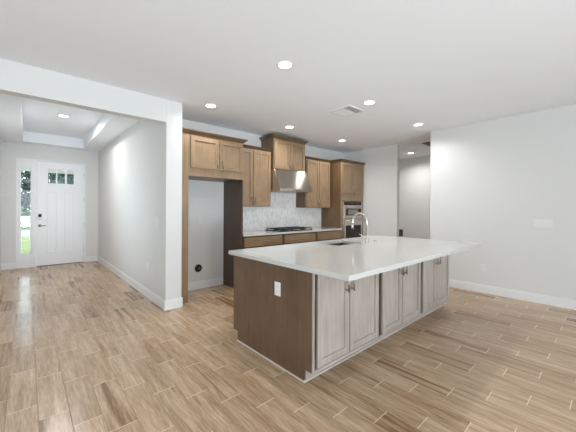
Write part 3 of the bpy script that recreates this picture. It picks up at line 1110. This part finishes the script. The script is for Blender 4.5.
# ------------------------------------------------------------------ outlets and switches
def plate(name, label, cat, c, normal, w, h, gangs=1, kind='outlet', m=M_PLATE):
    """wall plate; normal is '-X' or '-Y'"""
    t = thing(name, label, cat, c)
    x, y, z = c

    def bx(u0, u1, d0, d1, z0, z1, bev):
        if normal == '-X':
            return MB().box(x - d1, x - d0, y + u0, y + u1, z + z0, z + z1, bev)
        return MB().box(x + u0, x + u1, y - d1, y - d0, z + z0, z + z1, bev)
    bx(-w / 2, w / 2, 0.0005, 0.007, -h / 2, h / 2, 0.002).build('cover_plate', m, t)
    for g in range(gangs):
        u = -w / 2 + (g + 0.5) * w / gangs
        if kind == 'outlet':
            for s in (-1, 1):
                r = bx(u - 0.017, u + 0.017, 0.006, 0.010, s * 0.021 - 0.015, s * 0.021 + 0.015, 0.002).build('receptacle', m, t)
                for k in (-1, 1):
                    bx(u + k * 0.007 - 0.001, u + k * 0.007 + 0.001, 0.0095, 0.0105, s * 0.021 - 0.004, s * 0.021 + 0.006, 0).build('slot', M_DARK, r)
        else:
            bx(u - 0.016, u + 0.016, 0.006, 0.011, -0.033, 0.033, 0.002).build('rocker', m, t)
    return t


plate('wall_outlet', 'white outlet low on the right wall above the baseboard', 'outlet', (RW, 1.425, 0.405), '-X', 0.075, 0.117)
plate('light_switch', 'wide white four gang switch plate high on the right wall', 'switch', (RW, 0.688, 1.163), '-X', 0.21, 0.117, 4, 'switch')
plate('light_switch', 'white switch plate on the entry hall wall near the opening', 'switch', (HX, 4.334, 1.174), '-X', 0.075, 0.117, 1, 'switch')
plate('wall_outlet', 'white outlet low on the entry hall right wall', 'outlet', (HX, 4.744, 0.459), '-X', 0.075, 0.117)
plate('wall_outlet', 'white outlet at mid height inside the refrigerator recess', 'outlet', (2.188, KY, 1.153), '-Y', 0.075, 0.117)
plate('wall_outlet', 'white outlet on the dark end panel of the island', 'outlet', (IX0, 1.936, 0.663), '-X', 0.075, 0.117)
plate('hall_outlet', 'small dark brown plate low on the rear hall wall', 'outlet', (HFX, 4.075, 0.689), '-X', 0.12, 0.20, m=M_BROWN)

t = thing('water_line_box', 'round dark water supply box low in the refrigerator recess', 'supply box', (2.166, KY, 0.348))
MB().lathe((2.166, KY - 0.0005, 0.348), [(0.0, -0.003), (0.046, -0.003), (0.052, -0.008), (0.062, -0.008), (0.066, 0.0)], 28, 'Y').build('box_ring', M_IRON, t)
MB().tube([(2.166, KY - 0.004, 0.34), (2.166, KY - 0.04, 0.34)], 0.011).tube([(2.166, KY - 0.032, 0.34), (2.166, KY - 0.032, 0.37)], 0.008).build('valve', M_STEEL, t)


# ------------------------------------------------------------------ recessed ceiling lights
def downlight(label, x, y, z, power, spread=150):
    t = thing('ceiling_light', label, 'ceiling light', (x, y, z), 'recessed ceiling lights')
    MB().lathe((x, y, z), [(0.066, -0.004), (0.070, -0.007), (0.086, -0.004), (0.088, -0.0005), (0.066, -0.0005)], 36).build('trim_ring', M_TRIM, t)
    MB().lathe((x, y, z), [(0.0, -0.0055), (0.066, -0.0045), (0.066, -0.001), (0.0, -0.001)], 36).build('lens', M_LENS, t)
    l = area('lamp', (x, y, z - 0.012), (0, 0, -1), 0.12, 0.12, power, (1.0, 0.99, 0.97), spread, 'DISK')
    return t


downlight('recessed ceiling light nearest the camera, over the island corner', 1.935, 2.218, C, LAMP_W * 0.8)
downlight('recessed ceiling light above the refrigerator recess', 1.930, 3.795, C, LAMP_W * 0.75)
downlight('recessed ceiling light in front of the raised hood cabinet', 3.462, 3.836, C, LAMP_W)
downlight('recessed ceiling light in front of the oven tower', 4.958, 3.834, C, LAMP_W)
downlight('recessed ceiling light beside the ceiling air vent', 3.462, 2.222, C, LAMP_W)
downlight('recessed ceiling light nearest the corner of the right wall', 4.965, 2.232, C, LAMP_W)
downlight('recessed ceiling light in the rear hall past the right wall', 7.33, 3.48, C, LAMP_W * 1.5)
downlight('recessed ceiling light in the raised tray of the entry hall', 0.50, 6.70, TZ, LAMP_W * 2.5, 170)

# ceiling air vent
t = thing('ceiling_vent', 'square white air vent with angled blades in the kitchen ceiling', 'vent', (3.515, 2.635, C))
VX0, VX1, VY0, VY1 = 3.335, 3.70, 2.45, 2.82
f = MB()
f.box(VX0, VX1, VY0, VY0 + 0.03, C - 0.012, C - 0.0005, 0.003)
f.box(VX0, VX1, VY1 - 0.03, VY1, C - 0.012, C - 0.0005, 0.003)
f.box(VX0, VX0 + 0.03, VY0 + 0.03, VY1 - 0.03, C - 0.012, C - 0.0005, 0.003)
f.box(VX1 - 0.03, VX1, VY0 + 0.03, VY1 - 0.03, C - 0.012, C - 0.0005, 0.003)
f.build('vent_frame', M_TRIM, t)
MB().box(VX0 + 0.03, VX1 - 0.03, VY0 + 0.03, VY1 - 0.03, C - 0.002, C - 0.0004).build('vent_throat', M_GREYMETAL, t)
for k in range(6):
    yc = VY0 + 0.06 + k * 0.05
    s = 1 if k < 2 else -1
    MB().prism([(yc - 0.012 * s, C - 0.014), (yc - 0.0105 * s, C - 0.015), (yc + 0.009 * s, C - 0.004), (yc + 0.0075 * s, C - 0.003)], 'X', VX0 + 0.03, VX1 - 0.03).build('blade', M_TRIM, t)

# return grille in the hall ceiling
t = thing('return_grille', 'dark brown grille in the rear hall ceiling', 'vent', (6.75, 2.55, C))
f = MB()
gx0, gx1, gy0, gy1 = 6.40, 7.0, 2.25, 2.80
for a in ((gx0, gx1, gy0, gy0 + 0.03), (gx0, gx1, gy1 - 0.03, gy1), (gx0, gx0 + 0.03, gy0 + 0.03, gy1 - 0.03), (gx1 - 0.03, gx1, gy0 + 0.03, gy1 - 0.03)):
    f.box(*a, C - 0.012, C - 0.0005, 0.002)
f.build('grille_frame', M_BRONZE, t)
f = MB()
for k in range(24):
    f.box(gx0 + 0.03, gx1 - 0.03, gy0 + 0.034 + k * 0.0204, gy0 + 0.044 + k * 0.0204, C - 0.009, C - 0.001)
f.build('grille_louvers', M_BRONZE, t)

# ------------------------------------------------------------------ outside the front door
o = struct('porch_floor', MB().box(-2.5, 3.5, 9.0, 10.9, -0.12, -0.02), M_CONC)
struct('porch_ceiling', MB().box(-2.5, 3.5, 9.02, 10.9, 2.62, 2.72), M_TRIM)
struct('porch_beam', MB().box(-2.5, 3.5, 10.7, 10.9, 2.37, 2.62), M_CONC)
o = MB().box(-40, 40, 10.9, 75, -0.25, -0.10).build('lawn', M_GRASS)
tag(o, 'pale sunlit front lawn seen through the sidelight', 'lawn', kind='stuff')
o = MB().box(-40, 40, 20.0, 26.0, -0.11, -0.085).build('street', plain('asphalt', (0.22, 0.225, 0.21, 1), 0.95, spec=0))
o['kind'] = 'structure'


def leaves(c, rad, n, size, rnd):
    b = bmesh.new()
    for _ in range(n):
        while True:
            p = Vector((rnd.uniform(-1, 1), rnd.uniform(-1, 1), rnd.uniform(-1, 1)))
            if 0.25 < p.length < 1:
                break
        q = Vector((c[0] + p.x * rad[0], c[1] + p.y * rad[1], c[2] + p.z * rad[2]))
        u = Vector((rnd.gauss(0, 1), rnd.gauss(0, 1), rnd.gauss(0, 1))).normalized()
        w2 = u.orthogonal().normalized()
        s = size * rnd.uniform(0.6, 1.3)
        b.faces.new([b.verts.new(q + u * s), b.verts.new(q + w2 * s * 0.5), b.verts.new(q - u * s), b.verts.new(q - w2 * s * 0.5)])
    mm = MB()
    mm._merge(b)
    return mm


rnd = random.Random(3)
for k, (x, y, h, lab) in enumerate(((-0.1, 34.8, 6.4, 'leafy tree seen through the tall narrow sidelight'),
                                    (2.1, 31.0, 5.9, 'leafy tree behind the left and middle front door panes'),
                                    (3.7, 35.2, 6.6, 'leafy tree farther back behind the right front door pane'))):
    t = thing('tree', lab, 'tree', (x, y, -0.1), 'trees across the street')
    MB().tube([(x, y, -0.084), (x + 0.05, y, 2.0), (x + 0.1, y, h * 0.7)], [0.16, 0.12, 0.05], 10).build('trunk', M_BARK, t)
    leaves((x, y, h * 0.5), (1.75, 1.5, h * 0.47), 2300, 0.19, rnd).build('crown', M_LEAF, t)
for x, y, s, lab in ((-0.1, 27.2, 1.0, 'round green shrub seen low through the sidelight'),):
    t = thing('shrub', lab, 'shrub', (x, y, -0.1))
    leaves((x, y, 0.35 * s + 0.25), (0.7 * s, 0.6 * s, 0.65 * s), 1500, 0.07, rnd).build('leaves', M_BUSH, t)
    MB().tube([(x, y, -0.084), (x, y, 0.3)], 0.03, 8).build('stem', M_BARK, t)
